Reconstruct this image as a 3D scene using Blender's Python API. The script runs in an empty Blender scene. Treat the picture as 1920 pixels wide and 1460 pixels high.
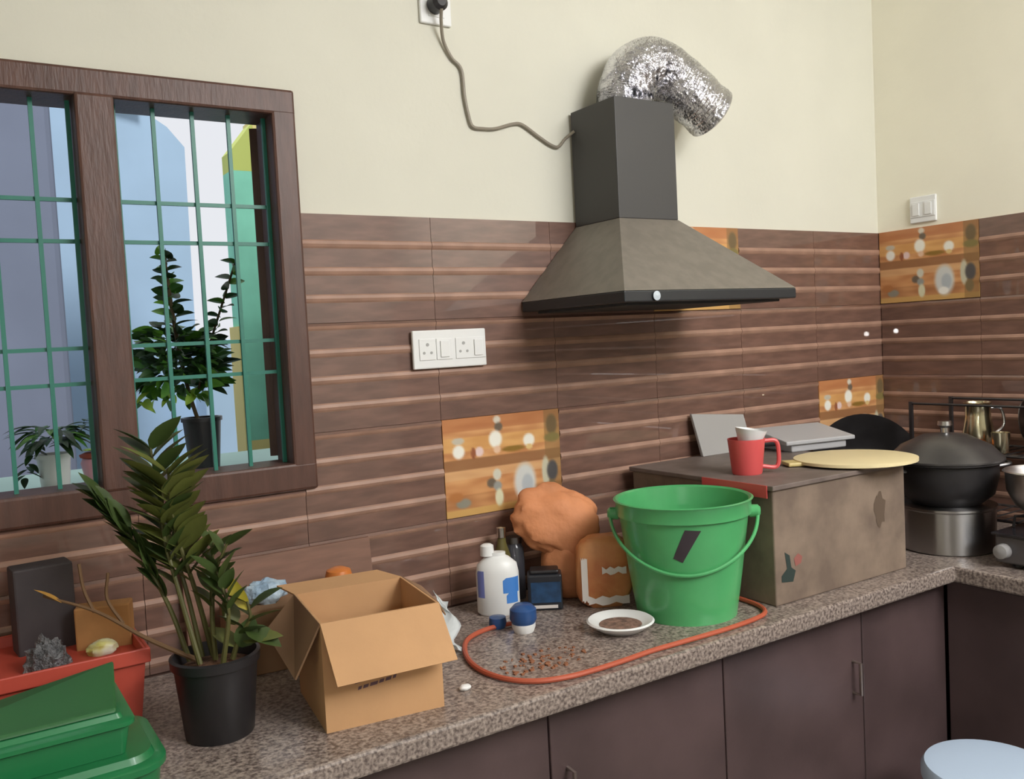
import bpy, math, random
from math import sin, cos, pi, radians
from mathutils import Vector, Matrix, noise
random.seed(7)
S = bpy.context.scene
COL = S.collection

# ------------------------------------------------------------------ camera
YAW, PIT, ROL, FPX = -0.570703, -0.0548931, -0.0511741, 1674.37
def cam_dir(v):
    x, y, z = v
    x, z = cos(ROL)*x - sin(ROL)*z, sin(ROL)*x + cos(ROL)*z
    y, z = cos(PIT)*y - sin(PIT)*z, sin(PIT)*y + cos(PIT)*z
    x, y = cos(YAW)*x - sin(YAW)*y, sin(YAW)*x + cos(YAW)*y
    return Vector((x, y, z))
CAM = Vector((0.0, -1.96456, 1.52818))
cd = bpy.data.cameras.new('camera'); cam = bpy.data.objects.new('camera', cd); COL.objects.link(cam)
r_, f_, u_ = cam_dir((1,0,0)), cam_dir((0,1,0)), cam_dir((0,0,1))
M = Matrix((r_, u_, -f_)).transposed().to_4x4(); M.translation = CAM
cam.matrix_world = M
cd.sensor_width = 36; cd.lens = FPX/1920*36; cd.clip_start = 0.02
S.camera = cam

# ------------------------------------------------------------------ light
S.view_settings.view_transform = 'Standard'; S.view_settings.look = 'None'
S.view_settings.gamma = 1; S.view_settings.use_curve_mapping = False
S.view_settings.exposure = 0.0
w = bpy.data.worlds.new('overcast_sky'); S.world = w; w.use_nodes = True
bg = w.node_tree.nodes['Background']
bg.inputs[0].default_value = (0.90, 0.92, 0.97, 1); bg.inputs[1].default_value = 0.90
def area(name, loc, to, sx, sy, watt, col):
    l = bpy.data.lights.new(name, 'AREA'); l.shape = 'RECTANGLE'; l.size = sx; l.size_y = sy
    l.energy = watt; l.color = col
    o = bpy.data.objects.new(name, l); COL.objects.link(o); o.location = loc
    o.rotation_euler = (Vector(to)-Vector(loc)).to_track_quat('-Z', 'Y').to_euler()
    return o
sun = bpy.data.lights.new('sun', 'SUN'); sun.energy = 3.2; sun.angle = radians(12); sun.color = (1, .98, .95)
so_ = bpy.data.objects.new('sun', sun); COL.objects.link(so_)
so_.rotation_euler = Vector((.25, .62, -1.0)).to_track_quat('-Z', 'Y').to_euler()     # from behind the house, over its roof
area('ceiling_fill_light', (1.8, -2.3, 2.93), (1.7, -1.5, 1.2), 1.5, 1.3, 66, (1.0, 0.975, 0.95))  # unseen soft panel added as fill, brightest on the upper walls
area('ceiling_fill_light', (1.7, -3.35, 2.93), (2.2, -1.2, 1.3), 1.3, .9, 84, (0.97, 0.985, 1.0))  # second added fill, set further back to brighten the fronts
for s in (-1, 1):                                # the camera's twin flash
    l = bpy.data.lights.new('flash', 'POINT'); l.energy = 4.2; l.shadow_soft_size = 0.016; l.color = (1, .97, .94)
    o = bpy.data.objects.new('flash', l); COL.objects.link(o)
    o.location = CAM + r_*(0.105*s) + Vector((0,0,-0.078))

# ------------------------------------------------------------------ helpers
def lin(c): return tuple(((v/255)/12.92 if v/255 <= .04045 else (((v/255)+.055)/1.055)**2.4) for v in c)
MATS = {}
def mat(name, rgb, rough=.5, metal=0.0, vary=.0, scale=20, bump=0.0, bscale=None, alpha=1.0, rgb2=None, stretch=(1,1,1), coat=0.0, coatr=.06, trans=0.0):
    if name in MATS: return MATS[name]
    m = bpy.data.materials.new(name); m.use_nodes = True; nt = m.node_tree
    b = nt.nodes['Principled BSDF']
    b.inputs['Base Color'].default_value = (*lin(rgb), 1)
    b.inputs['Roughness'].default_value = rough; b.inputs['Metallic'].default_value = metal
    b.inputs['Coat Weight'].default_value = coat; b.inputs['Coat Roughness'].default_value = coatr
    b.inputs['Transmission Weight'].default_value = trans
    tc = nt.nodes.new('ShaderNodeTexCoord'); mp = nt.nodes.new('ShaderNodeMapping')
    mp.inputs['Scale'].default_value = stretch
    nt.links.new(tc.outputs['Object'], mp.inputs[0])
    if vary or rgb2:
        n = nt.nodes.new('ShaderNodeTexNoise'); n.inputs['Scale'].default_value = scale; n.inputs['Detail'].default_value = 5
        nt.links.new(mp.outputs[0], n.inputs['Vector'])
        r = nt.nodes.new('ShaderNodeValToRGB'); nt.links.new(n.outputs['Fac'], r.inputs[0])
        a = lin(rgb2) if rgb2 else tuple(v*(1-vary) for v in lin(rgb))
        c = lin(rgb) if rgb2 else tuple(min(1, v*(1+vary)) for v in lin(rgb))
        r.color_ramp.elements[0].color = (*a, 1); r.color_ramp.elements[0].position = .36
        r.color_ramp.elements[1].color = (*c, 1); r.color_ramp.elements[1].position = .64
        nt.links.new(r.outputs[0], b.inputs['Base Color'])
    if bump:
        n2 = nt.nodes.new('ShaderNodeTexNoise'); n2.inputs['Scale'].default_value = bscale or scale*3; n2.inputs['Detail'].default_value = 4
        nt.links.new(mp.outputs[0], n2.inputs['Vector'])
        bp = nt.nodes.new('ShaderNodeBump'); bp.inputs['Strength'].default_value = bump; bp.inputs['Distance'].default_value = .01
        nt.links.new(n2.outputs['Fac'], bp.inputs['Height']); nt.links.new(bp.outputs[0], b.inputs['Normal'])
    MATS[name] = m
    return m

class MB:
    """collects vertices and faces, links them as one mesh object"""
    def __init__(s): s.v = []; s.f = []; s.mi = []
    def add(s, vs, fs, mi=0):
        o = len(s.v); s.v += [tuple(v) for v in vs]; s.f += [tuple(i+o for i in f) for f in fs]; s.mi += [mi]*len(fs); return s
    def box(s, x0, x1, y0, y1, z0, z1, mi=0):
        return s.add([(x0,y0,z0),(x1,y0,z0),(x1,y1,z0),(x0,y1,z0),(x0,y0,z1),(x1,y0,z1),(x1,y1,z1),(x0,y1,z1)],
                     [(0,3,2,1),(4,5,6,7),(0,1,5,4),(1,2,6,5),(2,3,7,6),(3,0,4,7)], mi)
    def hexa(s, p, mi=0):     # eight corners, bottom four then top four
        return s.add(p, [(0,3,2,1),(4,5,6,7),(0,1,5,4),(1,2,6,5),(2,3,7,6),(3,0,4,7)], mi)
    def lathe(s, prof, n=32, c=(0,0,0), mi=0, squash=1.0):
        vs = []; fs = []; k = len(prof)
        for i in range(n):
            a = 2*pi*i/n
            for r, z in prof: vs.append((c[0]+r*cos(a), c[1]+r*sin(a)*squash, c[2]+z))
        for i in range(n):
            j = (i+1) % n
            for q in range(k-1): fs.append((i*k+q, j*k+q, j*k+q+1, i*k+q+1))
        return s.add(vs, fs, mi)
    def tube(s, pts, r, n=8, mi=0, caps=True, radii=None):
        pts = [Vector(p) for p in pts]; vs = []; fs = []
        up = Vector((0,0,1)); prev = None
        for i, p in enumerate(pts):
            t = (pts[min(i+1, len(pts)-1)] - pts[max(i-1, 0)]).normalized()
            if prev is None:
                a = t.cross(up)
                if a.length < .05: a = t.cross(Vector((1,0,0)))
            else: a = prev - t*prev.dot(t)
            a.normalize(); prev = a; b = t.cross(a)
            rr = radii[i] if radii else r
            for k in range(n): vs.append(p + (a*cos(2*pi*k/n) + b*sin(2*pi*k/n))*rr)
        for i in range(len(pts)-1):
            for k in range(n):
                j = (k+1) % n; fs.append((i*n+k, i*n+j, (i+1)*n+j, (i+1)*n+k))
        if caps:
            fs.append(tuple(range(n))[::-1]); fs.append(tuple(range((len(pts)-1)*n, len(pts)*n)))
        return s.add(vs, fs, mi)
    def build(s, name, m, parent=None, smooth=False, bevel=0, loc=None, rot=None, seg=2):
        me = bpy.data.meshes.new(name); me.from_pydata(s.v, [], s.f)
        for mm in (m if isinstance(m, (list, tuple)) else [m]): me.materials.append(mm)
        me.polygons.foreach_set('material_index', s.mi)
        if smooth:
            me.polygons.foreach_set('use_smooth', [True]*len(s.f))
            try: me.set_sharp_from_angle(angle=radians(40))
            except Exception: pass
        me.update()
        o = bpy.data.objects.new(name, me); COL.objects.link(o)
        if parent: o.parent = parent
        if loc: o.location = loc
        if rot: o.rotation_euler = rot
        if bevel:
            bv = o.modifiers.new('bevel', 'BEVEL'); bv.width = bevel; bv.segments = seg; bv.limit_method = 'ANGLE'
            bv.harden_normals = False
        return o
def spline(pts, n=10):
    pts = [Vector(p) for p in pts]; out = []
    P = [pts[0]*2-pts[1]] + pts + [pts[-1]*2-pts[-2]]
    for i in range(1, len(P)-2):
        for k in range(n):
            t = k/n; a, b, c, d = P[i-1:i+3]
            out.append(.5*((2*b) + (c-a)*t + (2*a-5*b+4*c-d)*t*t + (3*b-a-3*c+d)*t**3))
    return out + [pts[-1]]
def tag(o, label, cat, group=None):
    o['label'] = label; o['category'] = cat
    if group: o['group'] = group
    return o
def thing(name, label, cat, loc=(0,0,0), rz=0, group=None):
    o = bpy.data.objects.new(name, None); COL.objects.link(o); o.location = loc; o.rotation_euler = (0,0,rz)
    o.empty_display_size = .05
    return tag(o, label, cat, group)
def struct(o): o['kind'] = 'structure'; return o
def stuff(o): o['kind'] = 'stuff'; return o
def blob(rx, ry, rz, amp=.1, freq=6, seed=0, n=28, m=18, flat=-.85, pw=1.0):
    """lumpy closed body, flat bottom at z=0"""
    vs = []; fs = []
    for j in range(m+1):
        th = pi*j/m
        for i in range(n):
            ph = 2*pi*i/n
            d = Vector((sin(th)*cos(ph), sin(th)*sin(ph), -cos(th)))
            k = 1 + amp*noise.noise(d*freq*.35 + Vector((seed, seed*2, 0))) + amp*.5*noise.noise(d*freq + Vector((seed, 0, 3)))
            d2 = Vector((math.copysign(abs(d.x)**pw, d.x), math.copysign(abs(d.y)**pw, d.y), math.copysign(abs(d.z)**pw, d.z)))
            z = max(d2.z*k, flat)
            vs.append((d2.x*k*rx, d2.y*k*ry, (z-flat)*rz))
    for j in range(m):
        for i in range(n):
            q = (i+1) % n; fs.append((j*n+i, j*n+q, (j+1)*n+q, (j+1)*n+i))
    return vs, fs

# ------------------------------------------------------------------ materials
CREAM = mat('cream_paint', (215,213,199), .75, vary=.025, scale=3, bump=.05, bscale=60)
YELLOW = mat('yellow_cream_paint', (240,236,218), .75, vary=.025, scale=3, bump=.05, bscale=60)
WHITEP = mat('white_ceiling_paint', (235,233,226), .8)
BROWN = mat('red_brown_tile', (110,80,68), .5, vary=.2, scale=9, stretch=(1,1,5), coat=1.0, coatr=.012)
BEAD = mat('pale_brown_tile_bead', (158,124,106), .5, vary=.12, scale=14)
GROUT = mat('brown_grout', (96,72,62), .9)
FRAME = mat('red_brown_window_wood', (86,58,48), .45, vary=.16, scale=8, stretch=(6,6,1), bump=.12, bscale=30)
GRILL = mat('teal_painted_iron', (42,120,104), .4)
GRAN = mat('speckled_granite', (168,154,144), .34, rgb2=(92,80,76), scale=150, coat=.2)
CAB = mat('dark_maroon_laminate', (84,68,68), .38, vary=.18, scale=5, bump=.03, bscale=80)
CABIN = mat('dark_cabinet_board', (40,30,32), .8)  # very dark board for cabinet bodies and plinths
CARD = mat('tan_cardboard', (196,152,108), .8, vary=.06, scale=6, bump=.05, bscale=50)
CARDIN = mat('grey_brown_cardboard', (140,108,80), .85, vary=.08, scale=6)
CARTON = mat('mottled_brown_carton', (140,122,106), .8, rgb2=(112,96,84), scale=9, bump=.1)
STEEL = mat('stainless_steel', (190,188,188), .22, 1.0, bump=.02, bscale=40)
STEELB = mat('brushed_grey_steel', (120,118,118), .38, 1.0)
BLACKM = mat('black_iron', (44,42,43), .45, .3, vary=.2, scale=14)
HOODC = mat('black_hood_chimney', (68,67,67), .5, .2)
HOODP = mat('grey_taupe_hood', (124,117,108), .5, .2, vary=.08, scale=30)
GREEN = mat('green_bucket_plastic', (84,172,108), .3, vary=.12, scale=5, coat=.3)
DGREEN = mat('deep_green_plastic', (32,112,66), .32, vary=.1, scale=6, coat=.2)
WHITE = mat('white_plastic', (232,233,232), .35)
BLACKP = mat('black_plastic', (38,36,38), .4)
RED = mat('red_plastic', (216,88,88), .4)
TERRA = mat('red_orange_plastic', (186,74,58), .45)
ORANGE = mat('orange_rubber', (182,88,62), .5)

# ------------------------------------------------------------------ room
TOP = 1.83875                                    # upper edge of the tiling
XR = 2.832                                       # right wall
WX0, WX1, WZ0, WZ1 = -0.118, 0.713, 1.215, 2.108 # window opening with frame
b = MB()
b.box(-1.4, XR+.15, .0, .15, WZ1, 3.0); b.box(WX1, XR+.15, 0, .15, TOP, WZ1); b.box(-1.4, WX0, 0, .15, TOP, WZ1)
wall = struct(b.build('wall_back', CREAM))
b = MB(); b.box(-1.4, XR+.15, .001, .149, 0, WZ0); b.box(WX1, XR+.15, .001, .149, WZ0, TOP); b.box(-1.4, WX0, .001, .149, WZ0, TOP)
b.build('tile_backing', GROUT, wall)
b = MB(); b.box(XR, XR+.15, -4.0, 0, TOP, 3.0)
wallr = struct(b.build('wall_right', YELLOW))
b = MB(); b.box(XR+.001, XR+.149, -4.0, 0, 0, TOP); b.build('tile_backing', GROUT, wallr)
struct(MB().box(-1.55, -1.4, -4, .15, 0, 3.0).build('wall_left', CREAM))
struct(MB().box(-1.55, XR+.15, -4.15, -4.0, 0, 3.0).build('wall_front', CREAM))
struct(MB().box(-1.55, XR+.15, -4.15, .15, 3.0, 3.1).build('ceiling', WHITEP))
struct(MB().box(-1.55, XR+.15, -4.15, .15, -.1, 0).build('floor', mat('grey_floor_tile', (128,120,114), .35, vary=.1, scale=4)))

# wall tiles: four moulded stripes each, a rounded pale bead heads every stripe
TW, SH = .358, .0625
def tile_mesh(wd, z0, z1, top):                 # z measured down from tiling top as world z; bead at each stripe boundary
    prof = []                                    # (z, y, material of the strip below)
    k0 = int(math.floor((top-z1)/SH + 1e-6)); z = z1
    pts = [(z1, -.006, 0)]
    k = max(k0, 1)
    while True:
        zb = top - k*SH + .004
        for (dz, y) in ((0,-.006),(-.003,-.0085),(-.010,-.0105),(-.016,-.0085),(-.020,-.006)):
            zz = zb+dz
            if zz < z1-1e-6 and zz > z0+1e-6: pts.append((zz, y, 1 if -.0199 < dz else 0))
            elif abs(zz-z1) <= 1e-6: pts[0] = (z1, y, 1)
        k += 1
        if top - k*SH <= z0+1e-6: break
    pts.append((z0, -.006, 0))
    mb = MB()
    n = len(pts); vs = []
    for (zz, y, _) in pts: vs += [(0, y, zz-z1), (wd, y, zz-z1)]
    vs += [(0, 0, 0), (wd, 0, 0), (0, 0, z0-z1), (wd, 0, z0-z1)]
    for i in range(n-1): mb.f.append((2*i, 2*i+2, 2*i+3, 2*i+1)); mb.mi.append(pts[i][2])
    mb.v = vs; a = 2*n
    mb.f += [(0, 1, a+1, a), (2*n-2, a+2, a+3, 2*n-1)]; mb.mi += [1, 0]
    mb.f += [tuple([a] + [a+2] + [2*i for i in range(n-1, -1, -1)]), tuple([a+1] + [2*i+1 for i in range(n)] + [a+3])]; mb.mi += [0, 0]
    return mb
def inside(u, v, cu, cv, ru, rv): return ((u-cu)/ru)**2 + ((v-cv)/rv)**2
def mix(a, b_, t): t = max(0, min(1, t)); return tuple(x+(y-x)*t for x, y in zip(a, b_))
def paint(u, v):
    n = noise.noise(Vector((u*5, v*18, 1)))
    c = mix((214,160,108), (188,128,82), .5+n)
    if v < .13: c = mix(c, (178,112,72), .6)
    if .2 < v < .34: c = mix(c, (224,176,104), .5)
    if .42 < v < .53: c = mix(c, (140,98,66), .8)
    if .53 < v < .62: c = mix(c, (216,174,128), .6)
    if .78 < v < .93: c = mix(c, (160,108,70), .6+n*.5)
    if v > .93: c = (200,158,96)
    if u > .86: c = mix(c, (132,104,66), .55)
    def sp(cu, cv, ru, rv, col, soft=.35):
        nonlocal c
        d = inside(u, v, cu, cv, ru, rv); c = mix(col, c, (d-(1-soft))/(2*soft))
    sp(.12,.23,.05,.035,(196,188,170)); sp(.12,.34,.048,.07,(238,236,226)); sp(.29,.36,.035,.05,(226,200,196)); sp(.24,.37,.02,.06,(150,90,62))
    sp(.45,.05,.03,.04,(214,206,190)); sp(.46,.125,.035,.045,(110,98,84)); sp(.43,.25,.055,.09,(240,238,226)); sp(.44,.36,.03,.04,(226,190,160))
    sp(.72,.30,.05,.07,(236,234,222)); sp(.72,.37,.03,.03,(220,190,130)); sp(.58,.37,.1,.03,(140,108,48))
    sp(.93,.16,.05,.11,(112,94,66)); sp(.93,.3,.07,.05,(128,116,70))
    sp(.38,.70,.04,.05,(108,96,82)); sp(.43,.62,.035,.06,(206,204,188)); sp(.43,.74,.035,.05,(150,152,146)); sp(.44,.86,.035,.09,(214,212,180))
    sp(.67,.74,.095,.2,(206,208,204)); sp(.69,.76,.05,.1,(178,186,190)); sp(.66,.88,.05,.05,(236,234,226))
    sp(.86,.66,.035,.16,(196,192,168)); sp(.92,.66,.05,.11,(84,82,82)); sp(.91,.84,.04,.08,(120,104,74))
    sp(.14,.87,.06,.05,(140,136,122)); sp(.08,.8,.06,.05,(176,116,68))
    return c
PRINT = None
def decor_mesh():
    global PRINT
    m = bpy.data.materials.new('printed_crockery_tile'); m.use_nodes = True
    at = m.node_tree.nodes.new('ShaderNodeVertexColor'); at.layer_name = 'print'
    bs = m.node_tree.nodes['Principled BSDF']; bs.inputs['Roughness'].default_value = .3
    m.node_tree.links.new(at.outputs[0], bs.inputs['Base Color'])
    nu, nv = 90, 63; wd, ht = TW-.002, .248
    vs = [(wd*i/nu, -.0085, -ht*j/nv) for j in range(nv+1) for i in range(nu+1)]
    fs = [(j*(nu+1)+i, (j+1)*(nu+1)+i, (j+1)*(nu+1)+i+1, j*(nu+1)+i+1) for j in range(nv) for i in range(nu)]
    mb = MB(); mb.add(vs, fs)
    mb.box(0, wd, -.0084, 0, -ht, 0)
    me = bpy.data.meshes.new('decor_tile'); me.from_pydata(mb.v, [], mb.f); me.materials.append(m)
    ca = me.color_attributes.new('print', 'FLOAT_COLOR', 'POINT')
    for i, v in enumerate(me.vertices):
        ca.data[i].color = (*lin(paint(v.co.x/wd, -v.co.z/ht)), 1)
    return me
DECOR = decor_mesh()
ROWS = [(TOP-.25*(r+1), TOP-.25*r) for r in range(4)]; ROWS[3] = (.871, ROWS[3][1])
cache = {}
def put_tile(parent, x0, x1, z0, z1, place, decor=False):
    if decor: me = DECOR
    else:
        key = (round(x1-x0, 4), round(z0, 4), round(z1, 4))
        if key not in cache:
            o = tile_mesh(x1-x0-.0012, z0+.001, z1, TOP).build('tile', [BROWN, BEAD]); cache[key] = o.data
            bpy.data.objects.remove(o)
        me = cache[key]
    o = bpy.data.objects.new('decor_tile' if decor else 'tile', me); COL.objects.link(o); o.parent = parent
    place(o, x0, z1)
    if decor: o['label'] = 'tan tile printed with white cups, vases and a plate on shelves'
def on_back(o, x, z): o.location = (x, 0, z)
def on_right(o, x, z): o.location = (XR, -x, z); o.rotation_euler = (0, 0, -pi/2)
for r, (z0, z1) in enumerate(ROWS):
    for i in range(-7, 5):
        x0 = 1.044 + TW*i; x1 = min(x0+TW, XR)
        dec = (i, r) in ((0, 2), (2, 0), (4, 2))
        if x1 <= WX0+.005 or x0 >= WX1-.03 or z1 <= WZ0+.001: put_tile(wall, x0, x1, z0, z1, on_back, dec)
        elif r == 2: put_tile(wall, x0, x1, z0, WZ0-.001, on_back)
        elif x0 < WX0 < x1: put_tile(wall, x0, WX0, z0, z1, on_back)
for r, (z0, z1) in enumerate(ROWS):
    for i in range(0, 8):
        dec = (i, r) in ((0, 0),)
        put_tile(wallr, i*TW+.01, (i+1)*TW+.01, z0, z1, on_right, dec)

# ------------------------------------------------------------------ window
win = struct(MB().box(WX0, WX1, -.02, .10, WZ1-.056, WZ1).box(WX0, WX1, -.02, .10, WZ0, WZ0+.062)
             .box(WX0, WX0+.055, -.0195, .0995, WZ0+.03, WZ1-.03).box(WX1-.054, WX1, -.0195, .0995, WZ0+.03, WZ1-.03)
             .build('window_1', FRAME, bevel=.006))
win['label'] = 'wide red-brown wooden window frame with teal grill'
for x in (.264,): MB().box(x, x+.073, -.024, .099, WZ0+.05, WZ1-.05).build('mullion', FRAME, win, bevel=.006)
MB().box(-.07, -.055, -.01, .09, WZ0+.05, WZ1-.05).build('mullion', FRAME, win)
for x in (-.04, .038, .115, .192, .258, .343, .42, .50, .577, .655):
    MB().box(x-.004, x+.004, .029, .037, WZ0+.05, WZ1-.05).build('grill_bar', GRILL, win)
for z in (TOP+.017, TOP-.066, TOP-.282, TOP-.354):
    MB().box(WX0+.05, WX1-.05, .036, .043, z-.004, z+.004).build('grill_bar', GRILL, win)
# right-hand casement swung outwards on its hinges
sash = bpy.data.objects.new('casement_sash', None); COL.objects.link(sash); sash.parent = win
sash.location = (.668, .105, 0); sash.rotation_euler = (0, 0, radians(66))
SG = mat('sash_glass', (214,232,226), .04, trans=1.0)
for (x0, x1, z0, z1) in ((0,.30,WZ0+.07,WZ0+.11),(0,.30,WZ1-.10,WZ1-.06),(0,.03,WZ0+.11,WZ1-.10),(.27,.30,WZ0+.11,WZ1-.10)):
    MB().box(x0, x1, 0, .022, z0, z1).build('sash_rail', FRAME, sash)
MB().box(.03, .27, .009, .012, WZ0+.11, WZ1-.10).build('pane', SG, sash)
# left-hand casement, greyish glass, ajar
sash2 = bpy.data.objects.new('casement_sash', None); COL.objects.link(sash2); sash2.parent = win
sash2.location = (-.05, .105, 0); sash2.rotation_euler = (0, 0, radians(62))
for (x0, x1, z0, z1) in ((0,.30,WZ0+.07,WZ0+.11),(0,.30,WZ1-.10,WZ1-.06),(0,.03,WZ0+.11,WZ1-.10),(.27,.30,WZ0+.11,WZ1-.10)):
    MB().box(x0, x1, 0, .022, z0, z1).build('sash_rail', FRAME, sash2)
MB().box(.03, .27, .009, .012, WZ0+.11, WZ1-.10).build('pane', SG, sash2)

# ------------------------------------------------------------------ outside
BLUEW = mat('pale_blue_house_paint', (168,196,222), .8, vary=.04, scale=3)
GREYW = mat('grey_violet_render', (120,128,150), .85, vary=.05, scale=3)
MINT = mat('pale_mint_paint', (190,222,212), .8, vary=.04, scale=4)
TURQ = mat('turquoise_paint', (132,208,184), .6, vary=.12, scale=5)
STRAW = mat('straw_yellow_paint', (222,210,140), .7)
nb = thing('neighbour_house', 'pale blue house with a sloping gable seen outside through the window', 'house', (0, 2.5, 0))
g = MB(); y0, y1 = 0, .4
g.add([(-3,y0,0),(1.05,y0,0),(1.075,y0,2.53),(1.0,y0,2.62),(.86,y0,2.71),(-3,y0,3.6),(-3,y1,0),(1.05,y1,0),(1.075,y1,2.53),(1.0,y1,2.62),(.86,y1,2.71),(-3,y1,3.6)],
      [(0,1,2,3,4,5),(11,10,9,8,7,6),(0,6,7,1),(1,7,8,2),(2,8,9,3),(3,9,10,4),(4,10,11,5),(5,11,6,0)])
g.build('wall', BLUEW, nb)
MB().hexa([(.86,-.05,2.70),(.86,.42,2.70),(-3,.42,3.58),(-3,-.05,3.58),(.86,-.05,2.76),(.86,.42,2.76),(-3,.42,3.64),(-3,-.05,3.64)]).build('roof_edge', STRAW, nb)
tag(MB().box(-1.2, .40, 1.55, 1.75, 0, 3.0).build('rendered_pillar', GREYW, bevel=.02), 'grey-violet rendered pillar outside, behind the left window pane', 'pillar')
tag(MB().box(1.02, 1.23, 2.2, 2.4, 0, 1.60).build('boundary_wall', BLUEW, bevel=.01), 'low pale blue wall outside between the shrub and the turquoise post', 'wall')
po = thing('painted_post', 'turquoise post with straw-yellow edges and yellow-green sloping cap outside window', 'post', (.896, 1.0, 0))
MB().box(-.039,.039,0,.1,1.24,2.13).build('shaft', TURQ, po)
MB().hexa([(-.039,0,2.1302),(.039,0,2.1302),(.039,.1,2.1302),(-.039,.1,2.1302),(-.039,0,2.19),(.039,0,2.29),(.039,.1,2.29),(-.039,.1,2.19)]).build('cap', mat('yellow_green_paint', (188,200,110), .7), po)
MB().box(-.039,.039,.0,.1,0,1.2398).build('base', STRAW, po)
MB().box(-.052,-.0392,-.005,.1,0,1.62).build('edge_strip', STRAW, po); MB().box(.0392,.056,-.005,.1,0,2.30).build('edge_strip', STRAW, po)
LGREEN = mat('leafy_yellow_green', (150,186,70), .6, vary=.2, scale=12)
GL = mat('dark_outdoor_leaf', (44,82,34), .5, rgb2=(26,46,20), scale=14)
GL2 = mat('bright_outdoor_leaf', (96,150,48), .5, rgb2=(50,98,34), scale=14)
led = struct(MB().box(-1.4, 1.4, .16, .75, 1.14, 1.235).build('trim_1', MINT)); led['label'] = 'pale mint ledge outside the window'
def leaf_verts(L, W, fold=.25, droop=.2, n=6):
    vs = []; fs = []
    for i in range(n+1):
        t = i/n; wv = W*.5*(sin(pi*min(1, t**.8*.97+.03)))**.8; z = -droop*L*t*t
        vs += [(-wv, L*t, z+fold*wv), (0, L*t, z), (wv, L*t, z+fold*wv)]
    for i in range(n):
        a = 3*i; fs += [(a, a+1, a+4, a+3), (a+1, a+2, a+5, a+4)]
    return vs, fs
def add_leaf(mb, pos, d, L, W, roll=0, mi=0, droop=.25):
    vs, fs = leaf_verts(L, W, droop=droop)
    q = Vector(d).to_track_quat('Y', 'Z').to_matrix().to_4x4() @ Matrix.Rotation(roll, 4, 'Y')
    mb.add([Vector(pos) + (q @ Vector(v)) for v in vs], fs, mi)
def bush(mb, c, rx, rz, n, L, W, two=True, ry=None):
    for k in range(n):
        a = random.uniform(0, 2*pi); e = random.uniform(-.5, 1.2); rr = random.random()**.5
        p = Vector((c[0]+rx*rr*cos(a)*cos(e), c[1]+(ry or rx)*rr*sin(a)*cos(e), c[2]+rz*rr*sin(e)))
        d = Vector((cos(a), sin(a), .5*sin(e)+random.uniform(-.4,.5)))
        add_leaf(mb, p, d, L*random.uniform(.7,1.2), W, random.uniform(-1,1), 1 if random.random() < .35 else 0)
sh = thing('potted_shrub', 'tall dark leafy shrub in a black pot outside the right window pane', 'plant', (.50, .36, 1.235))
MB().lathe([(0,0),(.036,0),(.046,.13),(.05,.13),(.05,.14),(.042,.14),(.04,.12),(0,.12)], 24, (.055,0,0)).build('pot', BLACKP, sh, True)
f = MB()
bush(f, (.005, 0, .265), .11, .11, 330, .052, .026)
for k in range(34):
    z = .34+.22*k/34; a = k*2.4
    add_leaf(f, (.01-.02*k/34, 0, z), (cos(a), sin(a), .45), .055*(1.15-.6*k/34), .03, random.uniform(-1.3,1.3), 1 if k % 3 == 0 else 0)
for k in range(26):
    t = k/26; a = k*2.4
    add_leaf(f, (.06+.11*t, 0, .27+.27*t**1.3), (cos(a), sin(a), .4), .045, .028, random.uniform(-1.3,1.3), 1 if k % 2 else 0)
for k in range(26): add_leaf(f, (-.09+.17*k/26, 0, .185+.04*random.random()), (cos(k*2.4), sin(k*2.4), -.5), .045, .024, random.uniform(-1,1), 1 if k % 2 else 2)
stuff(f.build('foliage', [GL, GL2, LGREEN], sh))
st = MB(); st.tube(spline([(.055,0,.1),(.03,0,.2),(.01,0,.33),(-.01,0,.56)]), .005); st.tube(spline([(.05,0,.2),(.08,0,.3),(.17,0,.54)]), .003)
st.build('stem', mat('plant_stem_brown', (74,60,34), .7), sh, True)
sp_ = thing('potted_herb', 'small drooping green plant in a white pot outside the left pane', 'plant', (.215, .36, 1.235))
MB().lathe([(0,0),(.03,0),(.036,.075),(.04,.075),(.04,.085),(.033,.085),(.03,.07),(0,.07)], 24).build('pot', WHITE, sp_, True)
f = MB()
for k in range(46):
    a = k*2.4; e = .3+.5*random.random()
    add_leaf(f, (.03*cos(a), .03*sin(a), .11+.04*random.random()), (cos(a), sin(a), e-.4), .065, .022, 0, k % 3 == 0, .5)
for k in range(20):
    t = k/20; add_leaf(f, (.02+.06*t, 0, .10+.06*t), (cos(k*2.4), sin(k*2.4), .1), .04, .018, 0, 0)
for k in range(16):
    t = k/16; add_leaf(f, (-.03-.035*t, -.01, .13-.10*t), (cos(k*2.4), sin(k*2.4), -.3), .04, .016, 0, 0)
stuff(f.build('foliage', [GL, GL2], sp_))
rp = thing('pink_flower_pot', 'pink and white pot with red soil rim at lower right of left pane', 'flower pot', (.325, .40, 1.235))
MB().lathe([(0,0),(.04,0),(.05,.05),(.045,.062),(.035,.06),(0,.055)], 24).build('bowl', mat('pink_glaze', (196,140,148), .4), rp, True)
MB().lathe([(0,.056),(.034,.06),(.05,.064),(.052,.07),(.04,.075),(0,.072)], 24).build('rim', mat('brick_red_clay', (150,66,46), .8), rp, True)
f = MB()
for k in range(14): add_leaf(f, (0,0,.07), (cos(k*2.4), sin(k*2.4), .5), .05, .022, 0, 1)
stuff(f.build('foliage', [GL, LGREEN], rp))
tr = thing('garden_shrub', 'yellow-green shrub outside at the top right corner of the window', 'shrub', (1.62, 2.0, 0))
f = MB(); bush(f, (0,0,2.3), .16, .25, 160, .11, .05); bush(f, (0,0,1.35), .16, .25, 160, .11, .05)
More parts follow.
